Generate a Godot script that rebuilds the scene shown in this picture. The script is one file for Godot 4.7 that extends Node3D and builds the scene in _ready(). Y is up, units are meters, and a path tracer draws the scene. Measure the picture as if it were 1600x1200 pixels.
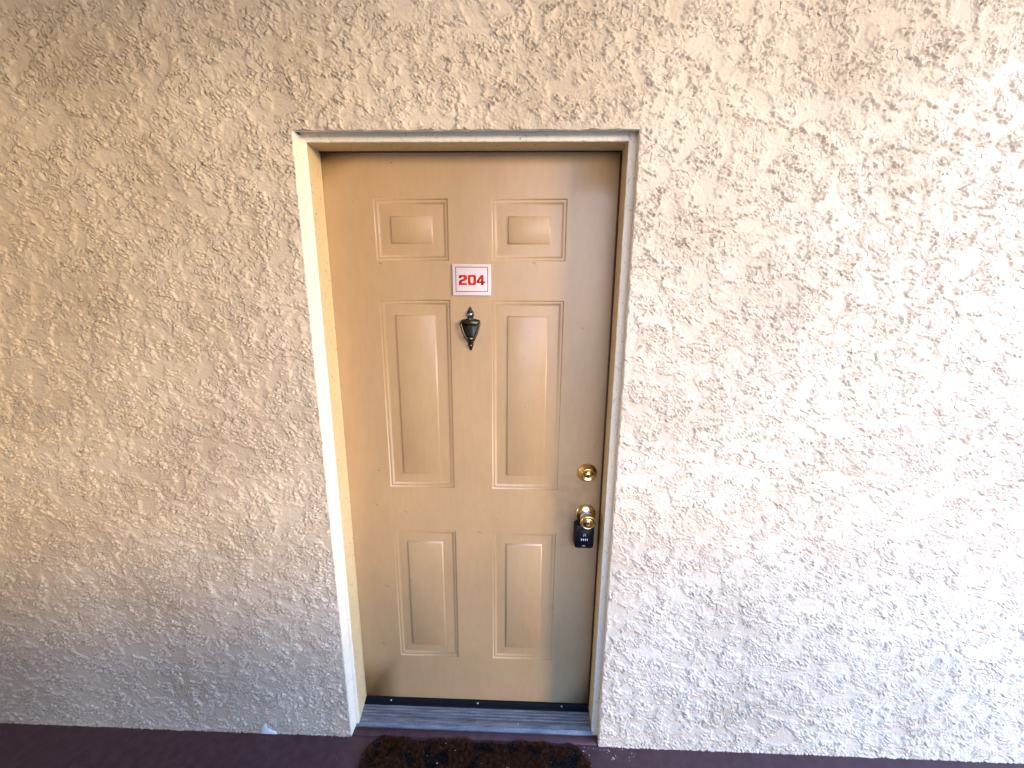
extends Node3D
# A tan six-panel door in a knock-down stucco wall on an open, roofed walkway.

const DOOR_Z := -0.1324       # front of the door leaf
const FACE_Z := -0.035        # front of the door frame
const FI_L := -0.4464         # inner edges of the frame's front
const FI_R := 0.4412
const FI_T := 2.0305
const FO_L := -0.4584         # where the plaster returns meet the frame
const FO_R := 0.4641
const FO_T := 2.0540
const DOOR_L := -0.4572
const DOOR_R := 0.4462
const DOOR_TOP := 2.0385
const DOOR_BOT := 0.0214
const OPEN_L := -0.4607       # edges of the opening in the stucco
const OPEN_R := 0.4607
const OPEN_TOP := 2.0453
const FOOT := 0.4694          # the wall's body ends here

var M := {}
var rng := RandomNumberGenerator.new()

# ------------------------------------------------------------------ helpers
func lin(r: float, g: float, b: float) -> Color:
	return Color(r, g, b).linear_to_srgb()

func mat(col: Color, rough := 0.6, metal := 0.0) -> StandardMaterial3D:
	var m := StandardMaterial3D.new()
	m.albedo_color = col
	m.roughness = rough
	m.metallic = metal
	return m

func noise(freq: float, sd: int, octaves := 1, kind := FastNoiseLite.TYPE_SIMPLEX_SMOOTH) -> FastNoiseLite:
	var n := FastNoiseLite.new()
	n.noise_type = kind
	n.seed = sd
	n.frequency = freq
	n.fractal_type = FastNoiseLite.FRACTAL_FBM if octaves > 1 else FastNoiseLite.FRACTAL_NONE
	n.fractal_octaves = octaves
	return n

func start() -> SurfaceTool:
	var st := SurfaceTool.new()
	st.begin(Mesh.PRIMITIVE_TRIANGLES)
	return st

func tri(st: SurfaceTool, a: Vector3, b: Vector3, c: Vector3, out: Vector3) -> void:
	# front faces run clockwise: the geometric normal of a clockwise triangle is (c-a)x(b-a)
	if (c - a).cross(b - a).dot(out) < 0.0:
		var t := b
		b = c
		c = t
	for p in [a, b, c]:
		st.set_uv(Vector2((p.x + 0.5) / 1.0, (2.06 - p.y) / 2.06))
		st.add_vertex(p)

func quad(st: SurfaceTool, a: Vector3, b: Vector3, c: Vector3, d: Vector3, out: Vector3) -> void:
	tri(st, a, b, c, out)
	tri(st, a, c, d, out)

func box(st: SurfaceTool, lo: Vector3, hi: Vector3, ch := 0.0) -> void:
	# a box, its edges chamfered when ch > 0
	if ch <= 0.0:
		ch = 0.00001
	var c := (lo + hi) / 2.0
	var h := (hi - lo) / 2.0
	var ax := [Vector3.RIGHT, Vector3.UP, Vector3.BACK]
	var s := [h.x, h.y, h.z]
	for i in 3:
		var j: int = (i + 1) % 3
		var k: int = (i + 2) % 3
		for sg in [-1.0, 1.0]:
			var n: Vector3 = ax[i] * sg
			var o: Vector3 = c + n * s[i]
			var u: Vector3 = ax[j] * (s[j] - ch)
			var v: Vector3 = ax[k] * (s[k] - ch)
			quad(st, o - u - v, o + u - v, o + u + v, o - u + v, n)
			for sj in [-1.0, 1.0]:          # edge between face i and face j
				var m: Vector3 = ax[j] * sj
				var p: Vector3 = c + n * s[i] + m * (s[j] - ch)
				var q: Vector3 = c + n * (s[i] - ch) + m * s[j]
				var w: Vector3 = ax[k] * (s[k] - ch)
				quad(st, p - w, p + w, q + w, q - w, n + m)
	for sx in [-1.0, 1.0]:
		for sy in [-1.0, 1.0]:
			for sz in [-1.0, 1.0]:
				tri(st, c + Vector3(sx * h.x, sy * (h.y - ch), sz * (h.z - ch)), c + Vector3(sx * (h.x - ch), sy * h.y, sz * (h.z - ch)), c + Vector3(sx * (h.x - ch), sy * (h.y - ch), sz * h.z), Vector3(sx, sy, sz))

func lathe(st: SurfaceTool, at: Vector3, prof: Array, seg := 40) -> void:
	# turned round the z axis; prof holds Vector2(radius, z)
	for i in prof.size() - 1:
		var p: Vector2 = prof[i]
		var q: Vector2 = prof[i + 1]
		if p.distance_to(q) < 1e-6:
			continue
		for k in seg:
			var a := TAU * k / seg
			var b := TAU * (k + 1) / seg
			var m := (a + b) / 2
			var d := q - p
			var out := Vector3(cos(m) * -d.y, sin(m) * -d.y, d.x)
			var o2 := Vector3(cos(m) * d.y, sin(m) * d.y, -d.x)
			# profiles run from the door outwards and then inwards to the axis
			var pa := at + Vector3(cos(a) * p.x, sin(a) * p.x, p.y)
			var pb := at + Vector3(cos(b) * p.x, sin(b) * p.x, p.y)
			var qa := at + Vector3(cos(a) * q.x, sin(a) * q.x, q.y)
			var qb := at + Vector3(cos(b) * q.x, sin(b) * q.x, q.y)
			if q.x > 1e-6:
				tri(st, pa, qb, qa, o2)
			if p.x > 1e-6:
				tri(st, pa, pb, qb, o2)

func tube(st: SurfaceTool, path: Array, radii: Array, seg := 12) -> void:
	var rings := []
	for i in path.size():
		var t: Vector3 = (path[mini(i + 1, path.size() - 1)] - path[maxi(i - 1, 0)]).normalized()
		var u := t.cross(Vector3(0.13, 0.27, 1.0)).normalized()
		var v := t.cross(u)
		var ring := []
		for k in seg:
			var a := TAU * k / seg
			ring.append(path[i] + (u * cos(a) + v * sin(a)) * radii[i])
		rings.append(ring)
	for i in path.size() - 1:
		for k in seg:
			var k2 := (k + 1) % seg
			var mid: Vector3 = (rings[i][k] + rings[i][k2]) / 2.0 - path[i]
			quad(st, rings[i][k], rings[i][k2], rings[i + 1][k2], rings[i + 1][k], mid)
	for e in [0, path.size() - 1]:
		var dirv: Vector3 = path[e] - path[1 if e == 0 else e - 1]
		for k in seg:
			tri(st, path[e], rings[e][k], rings[e][(k + 1) % seg], dirv)

func prism(st: SurfaceTool, outline: PackedVector2Array, z0: float, z1: float, ch := 0.0) -> void:
	# an outline in x, y given a thickness in z, its front edge chamfered
	var n := outline.size()
	var area := 0.0
	for i in n:
		area += outline[i].cross(outline[(i + 1) % n])
	var sg := 1.0 if area > 0 else -1.0
	var inner := PackedVector2Array()
	for i in n:
		var e1 := (outline[i] - outline[(i + n - 1) % n]).normalized()
		var e2 := (outline[(i + 1) % n] - outline[i]).normalized()
		var n1 := Vector2(-e1.y, e1.x) * sg
		var n2 := Vector2(-e2.y, e2.x) * sg
		var b := (n1 + n2)
		b = b / maxf(0.35, b.length_squared() / 2.0)
		inner.append(outline[i] + b * ch)
	for i in n:
		var j := (i + 1) % n
		var e := outline[j] - outline[i]
		var o := Vector3(e.y, -e.x, 0) * sg
		quad(st, Vector3(outline[i].x, outline[i].y, z0), Vector3(outline[j].x, outline[j].y, z0), Vector3(outline[j].x, outline[j].y, z1 - ch), Vector3(outline[i].x, outline[i].y, z1 - ch), o)
		if ch > 0:
			quad(st, Vector3(outline[i].x, outline[i].y, z1 - ch), Vector3(outline[j].x, outline[j].y, z1 - ch), Vector3(inner[j].x, inner[j].y, z1), Vector3(inner[i].x, inner[i].y, z1), o.normalized() + Vector3.BACK)
	var idx := Geometry2D.triangulate_polygon(inner)
	for i in range(0, idx.size(), 3):
		tri(st, Vector3(inner[idx[i]].x, inner[idx[i]].y, z1), Vector3(inner[idx[i + 1]].x, inner[idx[i + 1]].y, z1), Vector3(inner[idx[i + 2]].x, inner[idx[i + 2]].y, z1), Vector3.BACK)

func round_rect(cx: float, cy: float, w: float, h: float, r: float, seg := 6) -> PackedVector2Array:
	var o := PackedVector2Array()
	for c in 4:
		var a0 := PI / 2 * c
		var ctr := Vector2(cx + (w / 2 - r) * (1 if c == 0 or c == 3 else -1), cy + (h / 2 - r) * (1 if c < 2 else -1))
		for k in seg + 1:
			var a := a0 + PI / 2 * k / seg
			o.append(ctr + Vector2(cos(a), sin(a)) * r)
	return o

func done(called: String, st: SurfaceTool, m: Material, parent: Node = self, smooth := false) -> MeshInstance3D:
	if smooth:
		st.index()
	st.generate_normals()
	var o := MeshInstance3D.new()
	o.name = called
	o.mesh = st.commit()
	o.material_override = m
	parent.add_child(o, true)
	return o

func thing(called: String, label: String, category: String) -> Node3D:
	var o := Node3D.new()
	o.name = called
	tag(o, label, category, "thing")
	add_child(o, true)
	return o

func tag(o: Node3D, label: String, category: String, kind := "") -> void:
	if label:
		o.set_meta("label", label)
	if category:
		o.set_meta("category", category)
	if kind:
		o.set_meta("kind", kind)

# ------------------------------------------------------------------ scene
func _ready() -> void:
	rng.seed = 20417
	var cam := Camera3D.new()
	cam.name = "camera"
	cam.fov = 89.003
	cam.near = 0.05
	cam.far = 600.0
	cam.transform = Transform3D(Basis(Vector3(0.99951, 0.00794, -0.03029), Vector3(-0.01408, 0.97798, -0.20823), Vector3(0.02797, 0.20856, 0.97761)), Vector3(0.1639, 1.6057, 1.1433))
	add_child(cam)
	cam.current = true

	var sky_mat := ProceduralSkyMaterial.new()
	sky_mat.sky_top_color = Color(0.36, 0.65, 1.0)
	sky_mat.sky_horizon_color = Color(0.94, 0.85, 0.73)
	sky_mat.sky_curve = 0.19
	sky_mat.sky_energy_multiplier = 2.85
	sky_mat.ground_bottom_color = Color(0.45, 0.40, 0.34)
	sky_mat.ground_horizon_color = Color(0.62, 0.58, 0.52)
	var sky := Sky.new()
	sky.sky_material = sky_mat
	var env := Environment.new()
	env.background_mode = Environment.BG_SKY
	env.sky = sky
	env.tonemap_mode = Environment.TONE_MAPPER_LINEAR
	env.tonemap_exposure = 1.21
	env.sdfgi_enabled = true
	env.ssao_enabled = true
	env.ssil_enabled = true
	var we := WorldEnvironment.new()
	we.name = "world"
	we.environment = env
	add_child(we)

	var sun := DirectionalLight3D.new()
	sun.name = "sun"
	sun.light_color = Color(1.0, 0.90, 0.73)
	sun.light_energy = 0.84
	sun.light_angular_distance = 12.0
	sun.shadow_enabled = true
	var az := deg_to_rad(54.0)
	var el := deg_to_rad(6.0)
	sun.look_at_from_position(Vector3(sin(az) * cos(el), sin(el), cos(az) * cos(el)), Vector3.ZERO)
	add_child(sun)

	materials()
	surroundings()
	wall()
	frame()
	threshold()
	door()
	lock_box()
	doormat()
	scraps()

func materials() -> void:
	# stucco paint: cream, with a slight mottle
	var st := mat(lin(0.64, 0.515, 0.36), 0.75)
	var g := Gradient.new()
	g.set_color(0, Color(0.86, 0.84, 0.81))
	g.set_color(1, Color(1, 1, 1))
	var nt := NoiseTexture2D.new()
	nt.width = 512
	nt.height = 512
	nt.seamless = true
	nt.noise = noise(0.007, 5, 5)
	nt.color_ramp = g
	st.albedo_texture = nt
	st.uv1_triplanar = true
	st.uv1_world_triplanar = true
	st.uv1_scale = Vector3(0.5, 0.5, 0.5)
	var bt := NoiseTexture2D.new()
	bt.width = 1024
	bt.height = 1024
	bt.seamless = true
	bt.noise = noise(0.22, 8, 2)
	st.heightmap_enabled = true
	st.heightmap_texture = plaster_grain()
	st.heightmap_scale = 0.58
	M.stucco = st
	var tan := lin(0.42, 0.262, 0.120)
	M.jamb = mat(lin(0.64, 0.49, 0.25), 0.6)
	M.trim = mat(lin(0.78, 0.68, 0.50), 0.55)
	M.trim.albedo_texture = worn()
	M.trim.uv1_triplanar = true
	M.trim.uv1_world_triplanar = true
	M.trim.uv1_scale = Vector3(1.6, 1.6, 1.6)
	M.jamb.albedo_texture = M.trim.albedo_texture
	M.jamb.uv1_triplanar = true
	M.jamb.uv1_world_triplanar = true
	M.jamb.uv1_scale = Vector3(1.3, 1.3, 1.3)
	M.plaster = mat(lin(0.66, 0.62, 0.53), 0.8)
	M.strip = mat(lin(0.06, 0.025, 0.012), 0.6)
	M.rubber = mat(lin(0.004, 0.004, 0.005), 0.7)
	M.rubber.metallic_specular = 0.25
	M.brass = mat(lin(0.72, 0.53, 0.21), 0.2, 1.0)
	M.bronze = mat(lin(0.085, 0.068, 0.034), 0.22, 1.0)
	M.dark_bronze = mat(lin(0.018, 0.015, 0.010), 0.3, 0.6)
	M.steel = mat(lin(0.75, 0.75, 0.76), 0.3, 1.0)
	M.keyhole = mat(lin(0.02, 0.015, 0.01), 0.6)
	M.black = mat(lin(0.005, 0.005, 0.006), 0.45)
	M.black.metallic_specular = 0.3
	M.white = mat(lin(0.8, 0.8, 0.8), 0.5)
	M.plate = mat(lin(0.60, 0.48, 0.42), 0.4)
	M.red = mat(lin(0.44, 0.018, 0.006), 0.5)
	M.red.metallic_specular = 0.2
	M.dark_red = mat(lin(0.13, 0.012, 0.015), 0.5)
	M.dark_red.metallic_specular = 0.2
	M.glass = mat(lin(0.35, 0.35, 0.38), 0.12, 0.8)
	# door paint
	var dm := mat(tan, 0.38)
	dm.albedo_texture = door_paint()
	var db := NoiseTexture2D.new()
	db.width = 512
	db.height = 512
	db.seamless = true
	db.noise = noise(0.02, 21, 4)
	dm.heightmap_enabled = true
	dm.heightmap_texture = db
	dm.heightmap_scale = 0.05
	M.door = dm
	# floor: dark brown paint
	var fm := mat(Color.WHITE, 0.5)
	var fg := Gradient.new()
	fg.set_color(0, lin(0.066, 0.026, 0.024))
	fg.set_color(1, lin(0.100, 0.050, 0.048))
	var fn := NoiseTexture2D.new()
	fn.width = 1024
	fn.height = 1024
	fn.seamless = true
	fn.noise = noise(0.02, 31, 6)
	fn.color_ramp = fg
	fm.albedo_texture = fn
	fm.uv1_triplanar = true
	fm.uv1_world_triplanar = true
	fm.uv1_scale = Vector3(1.1, 1.1, 1.1)
	fm.heightmap_enabled = true
	fm.heightmap_texture = bt
	fm.heightmap_scale = 0.05
	fm.metallic_specular = 0.3
	M.floor = fm
	# threshold: weathered aluminium
	var am := mat(Color.WHITE, 0.55, 0.4)
	var img := Image.create(1024, 128, false, Image.FORMAT_RGB8)
	var n1 := noise(0.006, 41, 3)
	var n2 := noise(0.05, 42, 3)
	for y in 128:
		for x in 1024:
			var v := 0.17 + 0.10 * n1.get_noise_2d(x, y * 9.0) + 0.07 * n2.get_noise_2d(x * 0.25, y * 4.0) + 0.05 * n2.get_noise_2d(x * 2.0, y * 2.0)
			img.set_pixel(x, y, lin(v, v * 0.99, v * 1.0))
	am.albedo_texture = ImageTexture.create_from_image(img)
	am.uv1_triplanar = true
	am.uv1_world_triplanar = true
	am.uv1_scale = Vector3(1.0, 8.0, 8.0)
	M.alu = am

func worn() -> ImageTexture:
	# old gloss paint: faint yellowing, grey handling marks, dark specks and nicks
	var w := 512
	var img := Image.create(w, w, false, Image.FORMAT_RGB8)
	var a := noise(0.012, 51, 3)
	var b := noise(0.06, 52, 3)
	var c := noise(0.11, 53, 2)
	for y in w:
		for x in w:
			var v := 0.97 + 0.05 * a.get_noise_2d(x, y) + 0.04 * b.get_noise_2d(x, y)
			var nick := smoothstep(0.44, 0.56, c.get_noise_2d(x, y)) * smoothstep(-0.1, 0.3, b.get_noise_2d(x + 300.0, y))
			v = clampf(v - 0.55 * nick, 0.1, 1.0)
			img.set_pixel(x, y, Color(v, v * (0.99 - 0.04 * nick), v * (0.96 - 0.08 * nick)).linear_to_srgb())
	return ImageTexture.create_from_image(img)

func plaster_grain() -> ImageTexture:
	# 2 m square of fine torn strokes, crumbs and trowel drag; its edges blend so that it repeats
	var w := 1536
	var k := 2.0 / w
	var a := noise(43.0, 71, 2, FastNoiseLite.TYPE_PERLIN)
	a.domain_warp_enabled = true
	a.domain_warp_amplitude = 0.014
	a.domain_warp_frequency = 70.0
	var b := noise(120.0, 72, 2, FastNoiseLite.TYPE_PERLIN)
	var c := noise(7.0, 73, 2)
	var d := noise(60.0, 74, 2)
	var height := func(x: float, y: float) -> float:
		var n := b.get_noise_2d(x, y)
		var m := a.get_noise_2d(x * 0.85, y * 1.15) + 0.15 * n
		var r := smoothstep(-0.10, 0.14, c.get_noise_2d(x, y * 1.5))
		var step := smoothstep(0.0, 0.10, m)
		var e := (m - 0.09) / 0.07
		var drag := d.get_noise_2d(x * 0.12, y * 3.0)
		return 0.30 * step * (0.25 + 0.75 * r) + 0.30 * exp(-e * e) * r + 0.42 * smoothstep(0.16, 0.42, n) * r + 0.05 * drag * (1.0 - r) + 0.08 * n
	var data := PackedByteArray()
	data.resize(w * w)
	var edge := 96
	for j in w:
		for i in w:
			var h: float = height.call(i * k, j * k)
			if i >= w - edge:
				h = lerpf(h, height.call((i - w) * k, j * k), float(i - w + edge) / edge)
			if j >= w - edge:
				h = lerpf(h, height.call(i * k, (j - w) * k), float(j - w + edge) / edge)
			data[j * w + i] = clampi(int((h + 0.1) * 220.0), 0, 255)
	return ImageTexture.create_from_image(Image.create_from_data(w, w, false, Image.FORMAT_L8, data))

func door_paint() -> ImageTexture:
	# hand smudges, runs and specks on the tan paint
	var w := 512
	var h := 1054
	var img := Image.create(w, h, false, Image.FORMAT_RGB8)
	var a := noise(0.007, 61, 4)
	var b := noise(0.05, 62, 3)
	for y in h:
		for x in w:
			var px := float(x) / w - 0.5
			var py := 2.06 - 2.06 * y / h
			var v := 0.95 + 0.10 * a.get_noise_2d(x, y * 0.5) + 0.05 * b.get_noise_2d(x * 1.6, y * 0.4)
			var hand := exp(-pow((px - 0.37) / 0.10, 2) - pow((py - 0.90) / 0.16, 2))
			v -= hand * (0.16 + 0.2 * b.get_noise_2d(x * 0.7, y * 0.7))
			var run := exp(-pow((px + 0.012 + 0.004 * sin(py * 9.0)) / 0.004, 2)) * smoothstep(1.20, 1.26, py) * (1.0 - smoothstep(1.36, 1.42, py))
			v -= run * 0.05
			v = clampf(v, 0.3, 1.0)
			img.set_pixel(x, y, Color(v, v * (1.0 - 0.02 * (1.0 - v)), v * (1.0 - 0.06 * (1.0 - v))).linear_to_srgb())
	# scuffs and specks
	for k in 70:
		var x := rng.randi_range(12, w - 12)
		var y := rng.randi_range(20, h - 10)
		var d := rng.randf_range(0.35, 0.8)
		var ln := rng.randi_range(1, 2) if k % 4 else rng.randi_range(3, 8)
		for i in ln:
			var c := img.get_pixel(clampi(x + i, 0, w - 1), clampi(y + i / 2, 0, h - 1))
			img.set_pixel(clampi(x + i, 0, w - 1), clampi(y + i / 2, 0, h - 1), Color(c.r * d, c.g * d, c.b * d))
	return ImageTexture.create_from_image(img)

# ------------------------------------------------------------------ what stands round the door
func surroundings() -> void:
	var st := start()
	# the walkway floor, a slab that carries on under the wall
	box(st, Vector3(-6, -0.25, -0.5), Vector3(6, 0.0, 1.95))
	var fl := done("walkway_floor", st, M.floor)
	tag(fl, "", "", "structure")
	st = start()
	box(st, Vector3(-6, 2.72, -0.5), Vector3(1.88, 2.95, 2.3))
	var ce := done("walkway_ceiling", st, mat(lin(0.78, 0.72, 0.62), 0.8))
	tag(ce, "", "", "structure")
	st = start()
	box(st, Vector3(-6, 0.0, 1.75), Vector3(0.0, 2.719, 1.949))
	var sw := done("stair_wall", st, mat(lin(0.74, 0.62, 0.46), 0.8))
	tag(sw, "plain cream wall across the walkway from the door", "wall", "thing")
	st = start()
	box(st, Vector3(0.003, 0.0, 1.78), Vector3(2.3, 0.90, 1.92), 0.01)
	var pa := done("parapet", st, M.stucco)
	tag(pa, "low cream parapet along the open side of the walkway", "parapet", "thing")
	st = start()
	quad(st, Vector3(-150, -3.0, -150), Vector3(150, -3.0, -150), Vector3(150, -3.0, 150), Vector3(-150, -3.0, 150), Vector3.UP)
	var gr := done("ground", st, mat(lin(0.22, 0.19, 0.15), 0.9))
	tag(gr, "", "", "structure")

# ------------------------------------------------------------------ stucco wall
func ticks(lo: float, a: float, b: float, hi: float, fine: float, coarse: float, keep: Array) -> PackedFloat32Array:
	var out := PackedFloat32Array()
	var stops := [lo, a]
	stops.append_array(keep)
	stops.append_array([b, hi])
	stops.sort()
	for i in stops.size() - 1:
		var p: float = stops[i]
		var q: float = stops[i + 1]
		if q - p < 1e-6:
			continue
		var step := fine if p >= a - 1e-6 and q <= b + 1e-6 else (coarse if absf(p + q) < 6.1 else coarse * 8.0)
		var n := maxi(1, int(round((q - p) / step)))
		for k in n:
			out.append(p + (q - p) * k / n)
	out.append(hi)
	return out

func wall() -> void:
	var w := thing("stucco_wall", "cream knock-down stucco wall surrounding the tan door", "wall")
	var xs := ticks(-6.0, -1.92, 2.07, 6.0, 0.0031, 0.010, [-3.0, OPEN_L, OPEN_R, 3.0])
	var ys := ticks(0.0, 0.0, 2.42, 2.72, 0.0031, 0.02, [OPEN_TOP])
	var nx := xs.size()
	var ny := ys.size()
	# relief of the stucco: torn steps and lips of trowelled mud, broken strokes, splatter knocked flat
	var m1n := noise(10.0, 101, 3, FastNoiseLite.TYPE_PERLIN)
	m1n.domain_warp_enabled = true
	m1n.domain_warp_amplitude = 0.035
	m1n.domain_warp_frequency = 30.0
	var m2n := noise(46.0, 102, 2, FastNoiseLite.TYPE_PERLIN)
	m2n.domain_warp_enabled = true
	m2n.domain_warp_amplitude = 0.012
	m2n.domain_warp_frequency = 80.0
	var sn := noise(120.0, 103, 1)
	var gn := noise(13.0, 104, 2)
	var cn := noise(5.0, 105, 2)
	var hs := PackedFloat32Array()
	hs.resize(nx * ny)
	for j in ny:
		var y := ys[j]
		for i in nx:
			var x := xs[i]
			if x > OPEN_L + 0.001 and x < OPEN_R - 0.001 and y < OPEN_TOP - 0.001:
				continue
			var s := sn.get_noise_2d(x, y)
			var a := m1n.get_noise_2d(x * 0.62, y * 1.25) + 0.05 * s
			var b := m2n.get_noise_2d(x, y) + 0.22 * s
			var g := smoothstep(-0.25, 0.10, gn.get_noise_2d(x, y))
			var c := smoothstep(-0.10, 0.25, cn.get_noise_2d(x * 0.7, y * 1.5))
			# layers of mud, each with a torn edge
			var t := a * 4.2 + 4.3
			var n0 := floorf(t)
			var terr := n0 + smoothstep(0.0, 0.13, t - n0)
			var lip := maxf(0.0, 1.0 - absf(t - n0 - 0.15) / 0.10)
			var dip := maxf(0.0, 1.0 - (t - n0) / 0.07) + maxf(0.0, 1.0 - (n0 + 1.0 - t) / 0.12)
			var step2 := smoothstep(0.14, 0.26, b)
			hs[j * nx + i] = (0.0036 * (terr - t) + 0.0016 + 0.0026 * lip - 0.0034 * dip) * (0.12 + 0.88 * g) + 0.0018 * step2 * c + 0.00015 * s
	var verts := PackedVector3Array()
	var norms := PackedVector3Array()
	var idx := PackedInt32Array()
	var at := PackedInt32Array()
	at.resize(nx * ny)
	verts.resize(nx * ny)
	norms.resize(nx * ny)
	var n := 0
	for j in ny:
		var y := ys[j]
		var j0 := maxi(j - 1, 0)
		var j1 := mini(j + 1, ny - 1)
		for i in nx:
			var x := xs[i]
			if x > OPEN_L + 0.001 and x < OPEN_R - 0.001 and y < OPEN_TOP - 0.001:
				at[j * nx + i] = -1
				continue
			var i0 := maxi(i - 1, 0)
			var i1 := mini(i + 1, nx - 1)
			verts[n] = Vector3(x, y, hs[j * nx + i])
			norms[n] = Vector3(-(hs[j * nx + i1] - hs[j * nx + i0]) / (xs[i1] - xs[i0]), -(hs[j1 * nx + i] - hs[j0 * nx + i]) / (ys[j1] - ys[j0]), 1.0).normalized()
			at[j * nx + i] = n
			n += 1
	verts.resize(n)
	norms.resize(n)
	idx.resize(nx * ny * 6)
	var k := 0
	for j in ny - 1:
		for i in nx - 1:
			var a := at[j * nx + i]
			var b := at[j * nx + i + 1]
			var c := at[(j + 1) * nx + i + 1]
			var d := at[(j + 1) * nx + i]
			if a < 0 or b < 0 or c < 0 or d < 0:
				continue
			if xs[i] > OPEN_L - 0.0005 and xs[i + 1] < OPEN_R + 0.0005 and ys[j + 1] < OPEN_TOP + 0.0005:
				continue
			idx[k] = a
			idx[k + 1] = d
			idx[k + 2] = b
			idx[k + 3] = b
			idx[k + 4] = d
			idx[k + 5] = c
			k += 6
	idx.resize(k)
	var arr := []
	arr.resize(Mesh.ARRAY_MAX)
	arr[Mesh.ARRAY_VERTEX] = verts
	arr[Mesh.ARRAY_NORMAL] = norms
	arr[Mesh.ARRAY_INDEX] = idx
	var me := ArrayMesh.new()
	me.add_surface_from_arrays(Mesh.PRIMITIVE_TRIANGLES, arr)
	var o := MeshInstance3D.new()
	o.name = "stucco_face"
	o.mesh = me
	o.material_override = M.stucco
	w.add_child(o, true)
	# the body of the wall behind the plaster
	var st := start()
	box(st, Vector3(-6, 0, -0.24), Vector3(-FOOT - 0.004, 2.719, -0.006))
	box(st, Vector3(FOOT + 0.004, 0, -0.24), Vector3(6, 2.719, -0.006))
	box(st, Vector3(-FOOT - 0.004, 2.062, -0.24), Vector3(FOOT + 0.004, 2.719, -0.006))
	done("wall_core", st, M.stucco, w)
	# plaster returns from the stucco edge back to the frame, painted off-white, with a lumpy arris
	var e := noise(9.0, 120, 3)
	for side in [-1.0, 1.0]:
		st = start()
		var prev := []
		var steps := 260
		var fo := FO_L if side < 0 else FO_R
		for i in steps + 1:
			var y := OPEN_TOP * i / steps
			var wob := 0.0022 * e.get_noise_2d(y * 6.0, side * 7.0) + 0.0016 * e.get_noise_2d(y * 25.0, side * 3.0)
			var front := 0.0030 if side < 0 else 0.0004
			var row := [Vector3(side * (OPEN_R + 0.006), y, front - 0.002), Vector3(side * (OPEN_R + 0.0008 + wob * 0.5), y, front + wob * 0.3), Vector3(side * (OPEN_R - 0.0012 + wob), y, front - 0.006), Vector3(lerpf(side * OPEN_R, fo, 0.6) + wob * 0.8 * side, y, FACE_Z * 0.6), Vector3(fo + wob * 0.3 * side, y, FACE_Z - 0.002)]
			if i > 0:
				for q in row.size() - 1:
					quad(st, prev[q], row[q], row[q + 1], prev[q + 1], Vector3(-side, 0, 0.6))
			prev = row
		done("plaster_return", st, M.trim, w, true)
	st = start()
	var prev2 := []
	for i in 161:
		var x := lerpf(OPEN_L, OPEN_R, i / 160.0)
		var wob := 0.0022 * e.get_noise_2d(x * 6.0, 17.0) + 0.0016 * e.get_noise_2d(x * 25.0, 13.0)
		var row := [Vector3(x, OPEN_TOP + 0.006, -0.001), Vector3(x, OPEN_TOP + 0.0008 + wob * 0.5, 0.0004 + wob * 0.3), Vector3(x, OPEN_TOP - 0.001 + wob, -0.006), Vector3(x, OPEN_TOP + 0.005 + wob * 0.5, FACE_Z * 0.6), Vector3(x, FO_T, FACE_Z - 0.002)]
		if i > 0:
			for q in row.size() - 1:
				quad(st, prev2[q], row[q], row[q + 1], prev2[q + 1], Vector3(0, -1, 0.6))
		prev2 = row
	done("plaster_return", st, M.trim, w, true)
	# a chip of bare white plaster at the foot of the wall
	st = start()
	prism(st, PackedVector2Array([Vector2(-0.806, 0.002), Vector2(-0.801, 0.022), Vector2(-0.792, 0.040), Vector2(-0.783, 0.047), Vector2(-0.777, 0.032), Vector2(-0.770, 0.024), Vector2(-0.752, 0.011), Vector2(-0.742, 0.002)]), 0.0, 0.0078, 0.002)
	var chip := done("bare_plaster_chip", st, M.plaster, w)
	chip.set_meta("label", "bare white chip of plaster at the foot of the wall")
	# lumpy run of stucco along the foot of the wall
	st = start()
	for side in [[-6.0, -0.47], [0.47, 6.0]]:
		var x: float = maxf(side[0], -1.95)
		while x < minf(side[1], 2.1):
			var r := rng.randf_range(0.003, 0.007)
			var c := Vector3(x, rng.randf_range(0.0, 0.003), 0.001)
			for a in 6:
				var p0 := c + Vector3(cos(TAU * a / 6) * r * 1.5, sin(TAU * a / 6) * r, 0)
				var p1 := c + Vector3(cos(TAU * (a + 1) / 6) * r * 1.5, sin(TAU * (a + 1) / 6) * r, 0)
				tri(st, p0, p1, c + Vector3(0, 0, 0.005), Vector3.BACK)
			x += rng.randf_range(0.004, 0.016)
	var foot := done("foot_crumbs", st, M.stucco, w, true)
	tag(foot, "", "", "stuff")

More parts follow.
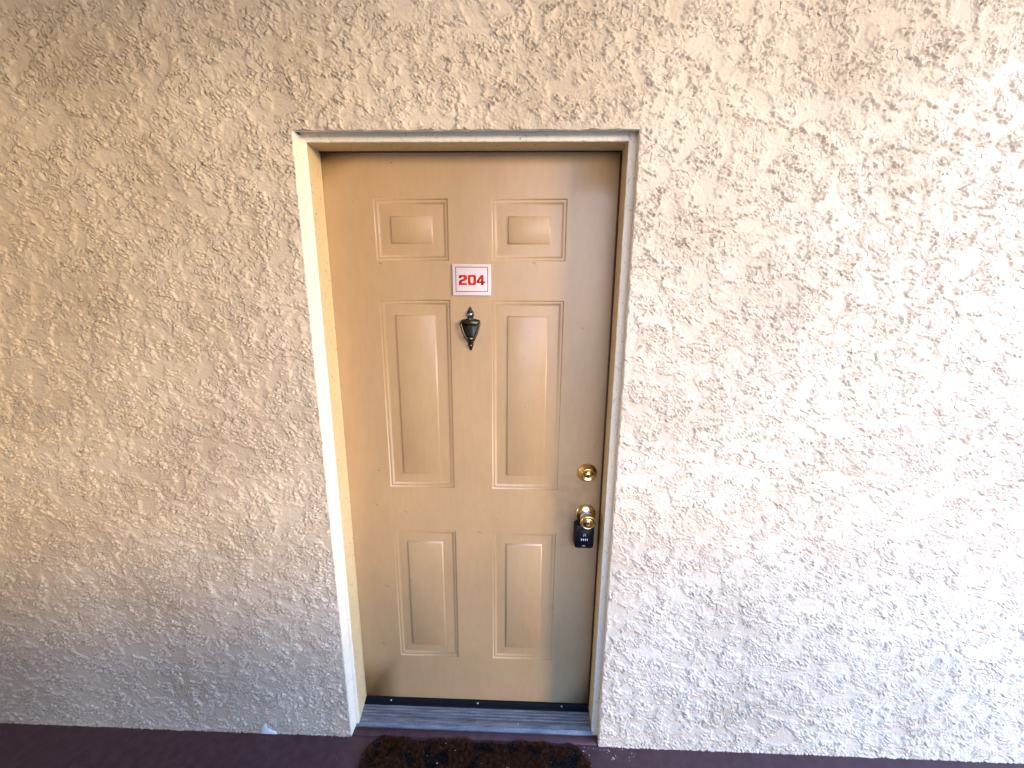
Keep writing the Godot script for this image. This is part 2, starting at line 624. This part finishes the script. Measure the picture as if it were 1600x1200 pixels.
# ------------------------------------------------------------------ frame
func frame() -> void:
	var f := thing("door_frame", "door frame with tan jambs and off-white front edges", "door frame")
	var e := noise(5.0, 140, 3)
	# jambs and head: tan, a little splayed from the frame's front back to the door, then straight past it
	var zf := FACE_Z - 0.003
	var st := start()
	quad(st, Vector3(FI_L, 0, zf), Vector3(FI_L, FI_T, zf), Vector3(DOOR_L, DOOR_TOP, DOOR_Z), Vector3(DOOR_L, 0, DOOR_Z), Vector3.RIGHT)
	box(st, Vector3(DOOR_L - 0.03, 0.0, -0.20), Vector3(DOOR_L, DOOR_TOP, DOOR_Z))
	done("jamb", st, M.jamb, f)
	st = start()
	quad(st, Vector3(FI_R, 0, zf), Vector3(FI_R, FI_T, zf), Vector3(DOOR_R, DOOR_TOP, DOOR_Z), Vector3(DOOR_R, 0, DOOR_Z), Vector3.LEFT)
	box(st, Vector3(DOOR_R, 0.0, -0.20), Vector3(DOOR_R + 0.03, DOOR_TOP, DOOR_Z))
	done("jamb", st, M.jamb, f)
	st = start()
	quad(st, Vector3(FI_L, FI_T, zf), Vector3(FI_R, FI_T, zf), Vector3(DOOR_R, DOOR_TOP, DOOR_Z), Vector3(DOOR_L, DOOR_TOP, DOOR_Z), Vector3.DOWN)
	box(st, Vector3(DOOR_L - 0.03, DOOR_TOP, -0.20), Vector3(DOOR_R + 0.03, DOOR_TOP + 0.03, DOOR_Z))
	done("head", st, M.jamb, f)
	# painted front edges, cut in by hand: the inner line wavers
	for s in 3:
		st = start()
		var prev := []
		var steps := 200
		for i in steps + 1:
			var t := float(i) / steps
			var row := []
			var wob := 0.0020 * e.get_noise_2d(t * 30.0, s * 5.0) + 0.0016 * e.get_noise_2d(t * 120.0, s * 9.0)
			if s < 2:
				var sg := -1.0 if s == 0 else 1.0
				var inn := FI_L if s == 0 else FI_R
				var fo := FO_L if s == 0 else FO_R
				var y := (FI_T + 0.024) * t
				row = [Vector3(fo + sg * 0.003, y, FACE_Z), Vector3(inn + wob + sg * 0.0025, y, FACE_Z + 0.0004), Vector3(inn + wob - sg * 0.0004, y, FACE_Z - 0.0012), Vector3(inn - sg * 0.0005 + wob * 0.5, y, FACE_Z - 0.004)]
				if i > 0:
					for q in 3:
						quad(st, prev[q], row[q], row[q + 1], prev[q + 1], Vector3(-sg * 0.5, 0, 1))
			else:
				var x := lerpf(FI_L, FI_R, t)
				row = [Vector3(x, FO_T + 0.003, FACE_Z + 0.0002), Vector3(x, FI_T + 0.003 + wob, FACE_Z + 0.0006), Vector3(x, FI_T + wob - 0.0004, FACE_Z - 0.0012), Vector3(x, FI_T - 0.0006 + wob * 0.5, FACE_Z - 0.004)]
				if i > 0:
					for q in 3:
						quad(st, prev[q], row[q], row[q + 1], prev[q + 1], Vector3(0, -0.5, 1))
			prev = row
		done("front_edge", st, M.trim, f, true)
	# weather strip in the rebate round the door
	st = start()
	box(st, Vector3(DOOR_R - 0.0055, DOOR_BOT, DOOR_Z + 0.0008), Vector3(DOOR_R - 0.0003, DOOR_TOP - 0.006, DOOR_Z + 0.009), 0.002)
	done("weather_strip", st, M.strip, f)
	st = start()
	box(st, Vector3(DOOR_L + 0.0003, DOOR_BOT, DOOR_Z + 0.0008), Vector3(DOOR_L + 0.0025, DOOR_TOP - 0.006, DOOR_Z + 0.006), 0.001)
	done("weather_strip", st, M.jamb, f)
	st = start()
	box(st, Vector3(DOOR_L + 0.0003, DOOR_TOP - 0.0034, DOOR_Z + 0.0008), Vector3(DOOR_R - 0.0003, DOOR_TOP - 0.0003, DOOR_Z + 0.006), 0.001)
	done("weather_strip", st, M.strip, f)

func threshold() -> void:
	var t := thing("threshold", "scuffed grey aluminium threshold under the tan door", "threshold")
	# a ribbed top, then a nosing with its own front lip
	var prof := [Vector2(-0.200, 0.017), Vector2(-0.108, 0.017)]
	for k in 4:
		var z := -0.100 + k * 0.011
		prof.append_array([Vector2(z, 0.017), Vector2(z + 0.001, 0.0163), Vector2(z + 0.003, 0.0163), Vector2(z + 0.004, 0.017)])
	prof.append_array([Vector2(-0.0410, 0.0170), Vector2(-0.0395, 0.0160), Vector2(-0.0380, 0.0178), Vector2(-0.0365, 0.0180), Vector2(-0.0350, 0.0160), Vector2(-0.0345, 0.0118), Vector2(-0.0300, 0.0112), Vector2(-0.0285, 0.009), Vector2(-0.0285, 0.002)])
	var st := start()
	for i in prof.size() - 1:
		var a: Vector2 = prof[i]
		var b: Vector2 = prof[i + 1]
		var out := Vector3(0, b.x - a.x, -(b.y - a.y))
		quad(st, Vector3(DOOR_L + 0.001, a.y, a.x), Vector3(DOOR_R - 0.001, a.y, a.x), Vector3(DOOR_R - 0.001, b.y, b.x), Vector3(DOOR_L + 0.001, b.y, b.x), out)
	done("tread", st, M.alu, t)
	st = start()
	box(st, Vector3(OPEN_L + 0.001, -0.001, -0.028), Vector3(OPEN_R - 0.001, 0.006, 0.001), 0.002)
	done("sill_base", st, M.floor, t)
	st = start()
	lathe_up(st, Vector3(0.1635, 0.0172, -0.052), 0.0022, 0.001)
	done("screw", st, M.steel, t)

func lathe_up(st: SurfaceTool, at: Vector3, r: float, h: float) -> void:
	for k in 12:
		var a := TAU * k / 12
		var b := TAU * (k + 1) / 12
		var pa := at + Vector3(cos(a) * r, 0, sin(a) * r)
		var pb := at + Vector3(cos(b) * r, 0, sin(b) * r)
		tri(st, pa, pb, at + Vector3(0, h, 0), Vector3.UP)

# ------------------------------------------------------------------ door
func rect_ring(st: SurfaceTool, r: Rect2, t0: float, z0: float, t1: float, z1: float) -> void:
	# the four mitred strips between two insets of a rectangle
	var a := r.grow(-t0)
	var b := r.grow(-t1)
	var pa := [a.position, Vector2(a.end.x, a.position.y), a.end, Vector2(a.position.x, a.end.y)]
	var pb := [b.position, Vector2(b.end.x, b.position.y), b.end, Vector2(b.position.x, b.end.y)]
	for i in 4:
		var j := (i + 1) % 4
		quad(st, Vector3(pa[i].x, pa[i].y, z0), Vector3(pa[j].x, pa[j].y, z0), Vector3(pb[j].x, pb[j].y, z1), Vector3(pb[i].x, pb[i].y, z1), Vector3.BACK)

func rings(st: SurfaceTool, r: Rect2, prof: Array) -> void:
	for i in prof.size() - 1:
		rect_ring(st, r, prof[i].x, DOOR_Z + prof[i].y, prof[i + 1].x, DOOR_Z + prof[i + 1].y)

func door() -> void:
	var d := thing("apartment_door", "tan six-panel entry door with red 204 number plate and brass locks", "door")
	var px := [[-0.3040, -0.0733], [0.0609, 0.2916]]
	var py := [[1.7271, 1.9090], [0.9521, 1.6068], [0.2292, 0.7828]]
	# stiles and rails
	var L := DOOR_L + 0.002
	var R := DOOR_R - 0.003
	var T := DOOR_TOP - 0.003
	var gx := [L, px[0][0], px[0][1], px[1][0], px[1][1], R]
	var gy := [DOOR_BOT, py[2][0], py[2][1], py[1][0], py[1][1], py[0][0], py[0][1], T]
	var st := start()
	for i in 5:
		for j in 7:
			if i % 2 == 1 and j % 2 == 1:
				continue
			quad(st, Vector3(gx[i], gy[j], DOOR_Z), Vector3(gx[i + 1], gy[j], DOOR_Z), Vector3(gx[i + 1], gy[j + 1], DOOR_Z), Vector3(gx[i], gy[j + 1], DOOR_Z), Vector3.BACK)
	var zb := DOOR_Z - 0.044
	quad(st, Vector3(L, DOOR_BOT, DOOR_Z), Vector3(L, T, DOOR_Z), Vector3(L, T, zb), Vector3(L, DOOR_BOT, zb), Vector3.LEFT)
	quad(st, Vector3(R, DOOR_BOT, DOOR_Z), Vector3(R, T, DOOR_Z), Vector3(R, T, zb), Vector3(R, DOOR_BOT, zb), Vector3.RIGHT)
	quad(st, Vector3(L, T, DOOR_Z), Vector3(R, T, DOOR_Z), Vector3(R, T, zb), Vector3(L, T, zb), Vector3.UP)
	quad(st, Vector3(L, DOOR_BOT, DOOR_Z), Vector3(R, DOOR_BOT, DOOR_Z), Vector3(R, DOOR_BOT, zb), Vector3(L, DOOR_BOT, zb), Vector3.DOWN)
	quad(st, Vector3(L, DOOR_BOT, zb), Vector3(R, DOOR_BOT, zb), Vector3(R, T, zb), Vector3(L, T, zb), Vector3.FORWARD)
	done("door_leaf", st, M.door, d)
	# six pressed panels: moulding, sunk slope, raised field
	for row in py:
		for col in px:
			var r := Rect2(col[0], row[0], col[1] - col[0], row[1] - row[0])
			st = start()
			rings(st, r, [Vector2(0.0175, -0.0088), Vector2(0.0495, -0.0066)])
			var p := done("panel", st, M.door, d)
			st = start()
			rings(st, r, [Vector2(0, 0), Vector2(0.0010, -0.0005), Vector2(0.0026, -0.0040), Vector2(0.0036, -0.0045), Vector2(0.0062, -0.0042), Vector2(0.0090, -0.0040), Vector2(0.0104, -0.0046), Vector2(0.0138, -0.0080), Vector2(0.0155, -0.0087), Vector2(0.0175, -0.0088)])
			done("moulding", st, M.door, p)
			st = start()
			rings(st, r, [Vector2(0.0495, -0.0066), Vector2(0.0502, -0.0062), Vector2(0.0530, -0.0013), Vector2(0.0540, -0.0007)])
			var b := r.grow(-0.0540)
			var z := DOOR_Z - 0.0007
			quad(st, Vector3(b.position.x, b.position.y, z), Vector3(b.end.x, b.position.y, z), Vector3(b.end.x, b.end.y, z), Vector3(b.position.x, b.end.y, z), Vector3.BACK)
			done("raised_field", st, M.door, p)
	# black rubber sweep screwed along the bottom
	st = start()
	var sp := [Vector2(0.0265, 0.0005), Vector2(0.0262, 0.006), Vector2(0.010, 0.008), Vector2(0.004, 0.022), Vector2(0.0175, 0.030)]
	sp = [Vector2(0.0268, 0.0004), Vector2(0.0266, 0.0055), Vector2(0.0235, 0.0075), Vector2(0.0195, 0.020), Vector2(0.0178, 0.0285), Vector2(0.0172, 0.028)]
	for i in sp.size() - 1:
		quad(st, Vector3(L, sp[i].x, DOOR_Z + sp[i].y), Vector3(R - 0.002, sp[i].x, DOOR_Z + sp[i].y), Vector3(R - 0.002, sp[i + 1].x, DOOR_Z + sp[i + 1].y), Vector3(L, sp[i + 1].x, DOOR_Z + sp[i + 1].y), Vector3(0, 0.6, 1))
	var sw := done("door_sweep", st, M.rubber, d)
	for x in [-0.3507, 0.0003, 0.3365]:
		st = start()
		lathe(st, Vector3(x, 0.0215, DOOR_Z + 0.0125), [Vector2(0.0034, -0.002), Vector2(0.0034, 0.0008), Vector2(0.0026, 0.0018), Vector2(0, 0.0022)], 14)
		done("screw", st, M.steel, sw)
	number_plate(d)
	knocker(d)
	# deadbolt
	st = start()
	var c := Vector3(0.3925, 1.0215, DOOR_Z)
	lathe(st, c, [Vector2(0.0342, 0), Vector2(0.0342, 0.003), Vector2(0.0325, 0.0055), Vector2(0.0235, 0.0165), Vector2(0.0225, 0.0185)])
	var db := done("deadbolt", st, M.brass, d, false)
	st = start()
	lathe(st, c, [Vector2(0.0225, 0.0185), Vector2(0.0225, 0.0205), Vector2(0.0212, 0.0218), Vector2(0.0185, 0.0218), Vector2(0.0172, 0.0205), Vector2(0.0, 0.0205)])
	done("collar", st, M.brass, db)
	st = start()
	lathe(st, c, [Vector2(0.0105, 0.0206), Vector2(0.0105, 0.0232), Vector2(0.0095, 0.0240), Vector2(0, 0.0242)], 28)
	done("key_cylinder", st, M.brass, db)
	st = start()
	box(st, c + Vector3(-0.0012, -0.0062, 0.0236), c + Vector3(0.0012, 0.0040, 0.0245), 0.0002)
	done("key_slot", st, M.keyhole, db)
	# door knob
	st = start()
	c = Vector3(0.3935, 0.8650, DOOR_Z)
	lathe(st, c, [Vector2(0.0362, 0), Vector2(0.0362, 0.002), Vector2(0.0350, 0.0045), Vector2(0.0310, 0.0085), Vector2(0.0240, 0.0125), Vector2(0.0165, 0.0145), Vector2(0.0140, 0.0165), Vector2(0.0132, 0.024)], 48)
	var kn := done("door_knob", st, M.brass, d, true)
	st = start()
	lathe(st, c, [Vector2(0.0132, 0.024), Vector2(0.0140, 0.030), Vector2(0.0180, 0.036), Vector2(0.0232, 0.042), Vector2(0.0262, 0.049), Vector2(0.0268, 0.055), Vector2(0.0258, 0.060), Vector2(0.0240, 0.063), Vector2(0.0222, 0.0642), Vector2(0.0205, 0.0636), Vector2(0.0190, 0.0620)], 48)
	done("grip", st, M.brass, kn, true)
	st = start()
	lathe(st, c, [Vector2(0.0190, 0.0620), Vector2(0.0115, 0.0612), Vector2(0.0110, 0.0625), Vector2(0, 0.0632)], 40)
	done("knob_face", st, M.brass, kn)
	st = start()
	box(st, c + Vector3(-0.0013, -0.0060, 0.0628), c + Vector3(0.0013, 0.0045, 0.0637), 0.0002)
	done("key_slot", st, M.keyhole, kn)

func number_plate(d: Node3D) -> void:
	var z := DOOR_Z + 0.0065
	var st := start()
	prism(st, round_rect(-0.0025, 1.6685, 0.1215, 0.0960, 0.0015, 3), DOOR_Z + 0.0002, z, 0.0012)
	var pl := done("number_plate", st, M.plate, d)
	st = start()
	var r := Rect2(-0.0532, 1.6320, 0.1027, 0.0765)
	for e in [[r.position, Vector2(r.end.x, r.position.y + 0.0020)], [Vector2(r.position.x, r.end.y - 0.0020), r.end], [Vector2(r.position.x, r.position.y + 0.0020), Vector2(r.position.x + 0.0020, r.end.y - 0.0020)], [Vector2(r.end.x - 0.0020, r.position.y + 0.0020), Vector2(r.end.x, r.end.y - 0.0020)]]:
		quad(st, Vector3(e[0].x, e[0].y, z + 0.0003), Vector3(e[1].x, e[0].y, z + 0.0003), Vector3(e[1].x, e[1].y, z + 0.0003), Vector3(e[0].x, e[1].y, z + 0.0003), Vector3.BACK)
	done("border_line", st, M.dark_red, pl)
	# the digits, wide and bold, 0.028 by 0.0395
	var w := 0.0278
	var h := 0.0400
	var s := 0.0090
	var y0 := 1.6528
	var k := Vector2(0.942, 0.778)
	var digits := []
	# 2
	var x := -0.0430
	st = start()
	var two := PackedVector2Array([Vector2(0, 0), Vector2(w, 0), Vector2(w, 0.0076), Vector2(s + 0.0012, 0.0076), Vector2(s + 0.0012, 0.0105), Vector2(s + 0.003, 0.0140), Vector2(w - 0.006, 0.0175), Vector2(w - 0.0016, 0.0205), Vector2(w, 0.0245), Vector2(w, 0.0335), Vector2(w - 0.0014, 0.0376), Vector2(w - 0.0055, h), Vector2(0.0055, h), Vector2(0.0014, 0.0378), Vector2(0, 0.0335), Vector2(0, 0.0275), Vector2(s, 0.0275), Vector2(s, 0.0312), Vector2(s + 0.0015, 0.0328), Vector2(w - s - 0.0015, 0.0328), Vector2(w - s, 0.0312), Vector2(w - s, 0.0262), Vector2(w - s - 0.0015, 0.0244), Vector2(0.0065, 0.0208), Vector2(0.0015, 0.0172), Vector2(0, 0.0125)])
	for i in two.size():
		two[i] = two[i] * k + Vector2(x, y0)
	prism(st, two, z, z + 0.0004)
	digits.append(st)
	# 0
	x = -0.0143
	st = start()
	var o := round_rect(x + w * k.x / 2, y0 + h * k.y / 2, w * k.x, h * k.y, 0.0060, 5)
	var q := round_rect(x + w * k.x / 2, y0 + h * k.y / 2, (w - 2 * s) * k.x, (h - 0.0155) * k.y, 0.0022, 5)
	for i in o.size():
		var j := (i + 1) % o.size()
		quad(st, Vector3(o[i].x, o[i].y, z + 0.0004), Vector3(o[j].x, o[j].y, z + 0.0004), Vector3(q[j].x, q[j].y, z + 0.0004), Vector3(q[i].x, q[i].y, z + 0.0004), Vector3.BACK)
	digits.append(st)
	# 4
	x = 0.0140
	st = start()
	for part in [[Vector2(0.0140, 0), Vector2(0.0230, 0), Vector2(0.0230, h), Vector2(0.0140, h)], [Vector2(0.0230, 0.0078), Vector2(0.0285, 0.0078), Vector2(0.0285, 0.0152), Vector2(0.0230, 0.0152)], [Vector2(0, 0.0078), Vector2(0.0140, 0.0078), Vector2(0.0140, 0.0152), Vector2(0.0082, 0.0152), Vector2(0, 0.0165)], [Vector2(0, 0.0165), Vector2(0.0082, 0.0152), Vector2(0.0140, 0.0260), Vector2(0.0140, h)]]:
		var poly := PackedVector2Array()
		for v in part:
			poly.append(v * k + Vector2(x, y0))
		prism(st, poly, z, z + 0.0004)
	digits.append(st)
	for g in digits:
		done("digit", g, M.red, pl)

func knocker(d: Node3D) -> void:
	var cx := -0.0085
	var z := DOOR_Z
	# back plate: finial, round, shoulders, tapering shield
	var half := [Vector2(0.0, 1.5865), Vector2(0.0022, 1.5835), Vector2(0.0050, 1.5785), Vector2(0.0062, 1.5745), Vector2(0.0100, 1.5700), Vector2(0.0122, 1.5640), Vector2(0.0118, 1.5570), Vector2(0.0092, 1.5515), Vector2(0.0100, 1.5480), Vector2(0.0180, 1.5462), Vector2(0.0285, 1.5440), Vector2(0.0320, 1.5390), Vector2(0.0310, 1.5290), Vector2(0.0275, 1.5130), Vector2(0.0215, 1.4950), Vector2(0.0140, 1.4790), Vector2(0.0085, 1.4690), Vector2(0.0090, 1.4620), Vector2(0.0060, 1.4545), Vector2(0.0038, 1.4480), Vector2(0.0, 1.4440)]
	var outline := PackedVector2Array()
	for p in half:
		outline.append(Vector2(cx + p.x, p.y))
	for i in range(half.size() - 2, 0, -1):
		outline.append(Vector2(cx - half[i].x, half[i].y))
	var st := start()
	prism(st, outline, z + 0.0002, z + 0.0052, 0.0022)
	var k := done("door_knocker", st, M.dark_bronze, d)
	# hinge block
	st = start()
	var blk := PackedVector2Array([Vector2(cx - 0.0245, 1.5425), Vector2(cx + 0.0245, 1.5425), Vector2(cx + 0.0215, 1.5270), Vector2(cx - 0.0215, 1.5270)])
	prism(st, blk, z + 0.004, z + 0.0165, 0.0022)
	done("hinge_block", st, M.bronze, k)
	# the swinging striker
	st = start()
	var path := []
	var rad := []
	for i in 25:
		var t := -1.0 + 2.0 * i / 24.0
		var a := absf(t)
		path.append(Vector3(cx + signf(t) * (0.0065 + 0.0245 * pow(a, 0.62)) if a > 0.02 else cx, 1.4840 + 0.0520 * pow(a, 1.25), z + 0.0160 - 0.004 * a))
		rad.append(0.0042 - 0.0012 * a)
	tube(st, path, rad, 10)
	done("striker", st, M.bronze, k, true)
	st = start()
	lathe(st, Vector3(cx, 1.4835, z), [Vector2(0.0100, 0.005), Vector2(0.0108, 0.012), Vector2(0.0100, 0.017), Vector2(0.0070, 0.0205), Vector2(0, 0.0220)], 24)
	done("boss", st, M.bronze, k, true)
	st = start()
	lathe(st, Vector3(cx, 1.4610, z), [Vector2(0.0072, 0.004), Vector2(0.0072, 0.009), Vector2(0.0045, 0.0120), Vector2(0, 0.0130)], 20)
	done("lower_finial", st, M.bronze, k, true)
	# spy hole
	st = start()
	lathe(st, Vector3(cx, 1.5615, z), [Vector2(0.0105, 0.005), Vector2(0.0105, 0.0078), Vector2(0.0090, 0.0092), Vector2(0.0068, 0.0090), Vector2(0.0060, 0.0072)], 28)
	done("spy_hole_ring", st, M.bronze, k, true)
	st = start()
	lathe(st, Vector3(cx, 1.5615, z), [Vector2(0.0061, 0.0070), Vector2(0.0045, 0.0086), Vector2(0, 0.0095)], 20)
	done("spy_hole_lens", st, M.glass, k, true)

func lock_box() -> void:
	var b := thing("key_lock_box", "small black combination key safe hanging from the brass door knob", "key safe")
	var cx := 0.3870
	var z0 := DOOR_Z + 0.006
	var z1 := DOOR_Z + 0.040
	var st := start()
	prism(st, round_rect(cx, 0.7960, 0.0670, 0.0900, 0.010, 5), z0, z1, 0.004)
	done("body", st, M.black, b)
	st = start()
	var path := []
	var rad := []
	for i in 21:
		var a := PI * i / 20.0
		path.append(Vector3(cx + 0.006 + cos(a) * 0.0190, 0.8630 + sin(a) * 0.0190, z0 + 0.0200))
		rad.append(0.0032)
	path.push_front(Vector3(cx + 0.025, 0.836, z0 + 0.020))
	path.push_back(Vector3(cx - 0.013, 0.836, z0 + 0.020))
	rad.append(0.0032)
	rad.append(0.0032)
	tube(st, path, rad, 10)
	done("shackle", st, M.steel, b, true)
	st = start()
	box(st, Vector3(cx - 0.0255, 0.7700, z1 - 0.001), Vector3(cx + 0.0255, 0.8250, z1 + 0.0012), 0.001)
	done("dial_cover", st, M.black, b)
	var zf := z1 + 0.0014
	for i in 4:
		st = start()
		var x := cx - 0.0098 + i * 0.0066
		prism(st, PackedVector2Array([Vector2(x - 0.0020, 0.7905), Vector2(x + 0.0020, 0.7905), Vector2(x + 0.0013, 0.7850), Vector2(x, 0.7810), Vector2(x - 0.0013, 0.7850)]), zf - 0.0004, zf)
		done("dial_mark", st, M.white, b)
	st = start()
	for r in [[-0.0050, 0.0050, 0.8085, 0.8100], [-0.0042, -0.0026, 0.7995, 0.8070], [0.0026, 0.0042, 0.7995, 0.8070], [-0.0022, 0.0022, 0.8035, 0.8050]]:
		quad(st, Vector3(cx + r[0], r[2], zf), Vector3(cx + r[1], r[2], zf), Vector3(cx + r[1], r[3], zf), Vector3(cx + r[0], r[3], zf), Vector3.BACK)
	done("lock_symbol", st, mat(lin(0.4, 0.4, 0.4), 0.5), b)
	st = start()
	for r in [[-0.0065, -0.0040, 0.7605, 0.7620], [-0.0065, -0.0050, 0.7625, 0.7650], [-0.0034, -0.0006, 0.7605, 0.7648], [0.0002, 0.0016, 0.7605, 0.7655], [0.0022, 0.0048, 0.7605, 0.7640]]:
		quad(st, Vector3(cx + r[0], r[2], z1 + 0.0004), Vector3(cx + r[1], r[2], z1 + 0.0004), Vector3(cx + r[1], r[3], z1 + 0.0004), Vector3(cx + r[0], r[3], z1 + 0.0004), Vector3.BACK)
	done("badge", st, mat(lin(0.35, 0.35, 0.36), 0.5), b)

# ------------------------------------------------------------------ floor things
func in_mat(x: float, z: float) -> bool:
	var e := 0.006 * sin(x * 23.0) + 0.004 * sin(x * 61.0 + 1.0)
	var q := Vector2(absf(x - 0.015) - 0.335, absf(z - 0.270 - e) - 0.190)
	return Vector2(maxf(q.x, 0), maxf(q.y, 0)).length() + minf(maxf(q.x, q.y), 0.0) < 0.075

func doormat() -> void:
	var d := thing("doormat", "worn brown coir doormat with dark blotches before the threshold", "doormat")
	var st := start()
	prism_flat(st)
	done("backing", st, mat(lin(0.020, 0.009, 0.006), 0.95), d)
	var blot := noise(11.0, 201, 2)
	var fine := noise(60.0, 202, 2)
	# one fibre: a thin bent blade with three sides
	st = start()
	for k in 3:
		var a := TAU * k / 3
		var b := TAU * (k + 1) / 3
		var pa := Vector3(cos(a), 0, sin(a)) * 0.5
		var pb := Vector3(cos(b), 0, sin(b)) * 0.5
		var m := Vector3(0.25, 0.6, 0.1)
		quad(st, pa, pb, pb * 0.8 + m, pa * 0.8 + m, pa + pb)
		tri(st, pa * 0.8 + m, pb * 0.8 + m, Vector3(0.8, 1.0, 0.3), pa + pb)
	st.generate_normals()
	var fibre := st.commit()
	var fm := mat(Color.WHITE, 0.9)
	fm.metallic_specular = 0.1
	fm.vertex_color_use_as_albedo = true
	var xf := []
	var col := []
	for i in 52000:
		var x := rng.randf_range(-0.40, 0.43)
		var z := rng.randf_range(-0.002, 0.30) if i % 3 else rng.randf_range(0.0, 0.54)
		if not in_mat(x, z):
			continue
		var bl := blot.get_noise_2d(x * 1.0, z)
		var v := fine.get_noise_2d(x, z)
		var dark := smoothstep(0.10, 0.28, bl + 0.1 * v)
		var c := Color(0.050, 0.011, 0.004).lerp(Color(0.15, 0.052, 0.017), clampf(0.35 + 0.9 * v + rng.randf_range(-0.3, 0.3), 0, 1))
		c = c.lerp(Color(0.006, 0.005, 0.005), dark * 0.93)
		if rng.randf() < 0.015:
			c = Color(0.25, 0.16, 0.09)
		var h := rng.randf_range(0.007, 0.015) * (1.0 - 0.35 * dark)
		var r := rng.randf_range(0.0010, 0.0018)
		var bs := Basis(Vector3(1, 0, 0), rng.randf_range(-0.5, 0.5)) * Basis(Vector3(0, 0, 1), rng.randf_range(-0.5, 0.5)) * Basis(Vector3.UP, rng.randf() * TAU)
		xf.append(Transform3D(bs.scaled_local(Vector3(r, h, r)), Vector3(x, 0.004, z)))
		col.append(c)
	var mm := MultiMesh.new()
	mm.transform_format = MultiMesh.TRANSFORM_3D
	mm.use_colors = true
	mm.mesh = fibre
	mm.instance_count = xf.size()
	for i in xf.size():
		mm.set_instance_transform(i, xf[i])
		mm.set_instance_color(i, col[i])
	var mi := MultiMeshInstance3D.new()
	mi.name = "coir_pile"
	mi.multimesh = mm
	mi.material_override = fm
	mi.set_meta("kind", "stuff")
	d.add_child(mi, true)

func prism_flat(st: SurfaceTool) -> void:
	# the backing sheet, rounded and a little wavy along the edge
	var o := round_rect(0.015, 0.270, 0.800, 0.520, 0.075, 10)
	var top := []
	for p in o:
		top.append(Vector3(p.x, 0.005, p.y))
	var c := Vector3(0.015, 0.005, 0.270)
	for i in top.size():
		var j: int = (i + 1) % top.size()
		tri(st, c, top[i], top[j], Vector3.UP)
		quad(st, top[i], top[j], top[j] - Vector3(0, 0.0048, 0), top[i] - Vector3(0, 0.0048, 0), top[i] - c)

func scraps() -> void:
	# flakes of paint and grit swept into the corner
	var st := start()
	var put := func(x: float, y: float, z: float, r: float):
		var c := Vector3(x, y, z)
		var pts := []
		for k in 5:
			var a := TAU * k / 5 + rng.randf()
			pts.append(c + Vector3(cos(a) * r * rng.randf_range(0.5, 1.2), rng.randf_range(0, r * 0.4), sin(a) * r * rng.randf_range(0.5, 1.2)))
		for k in 5:
			tri(st, pts[k], pts[(k + 1) % 5], c + Vector3(0, r * 0.6, 0), Vector3.UP)
	for k in 34:
		put.call(rng.randf_range(0.34, 0.52) if k < 22 else rng.randf_range(0.46, 0.60), 0.0006, rng.randf_range(0.004, 0.05), rng.randf_range(0.0008, 0.0026))
	for k in 8:
		put.call(rng.randf_range(-0.3, 0.40), 0.013, rng.randf_range(0.02, 0.12), rng.randf_range(0.0012, 0.0024))
	for k in 10:
		put.call(rng.randf_range(-1.4, 1.5), 0.0006, rng.randf_range(0.01, 0.12), rng.randf_range(0.0006, 0.0014))
	var s := done("paint_flakes", st, M.plaster)
	tag(s, "white flakes of paint and grit scattered on the brown floor and doormat", "debris", "stuff")
	st = start()
	var c := Vector3(0.352, 0.002, 0.006)
	var ring := []
	for k in 9:
		var a := TAU * k / 9
		ring.append(c + Vector3(cos(a) * rng.randf_range(0.010, 0.022), rng.randf_range(0.0, 0.006), sin(a) * rng.randf_range(0.006, 0.013)))
	for k in 9:
		tri(st, ring[k], ring[(k + 1) % 9], c + Vector3(0, 0.005, 0), Vector3.UP)
	var leaf := done("dead_leaf", st, mat(lin(0.012, 0.007, 0.008), 0.9))
	tag(leaf, "dark crumpled leaf scrap on the floor between doormat and threshold", "leaf")
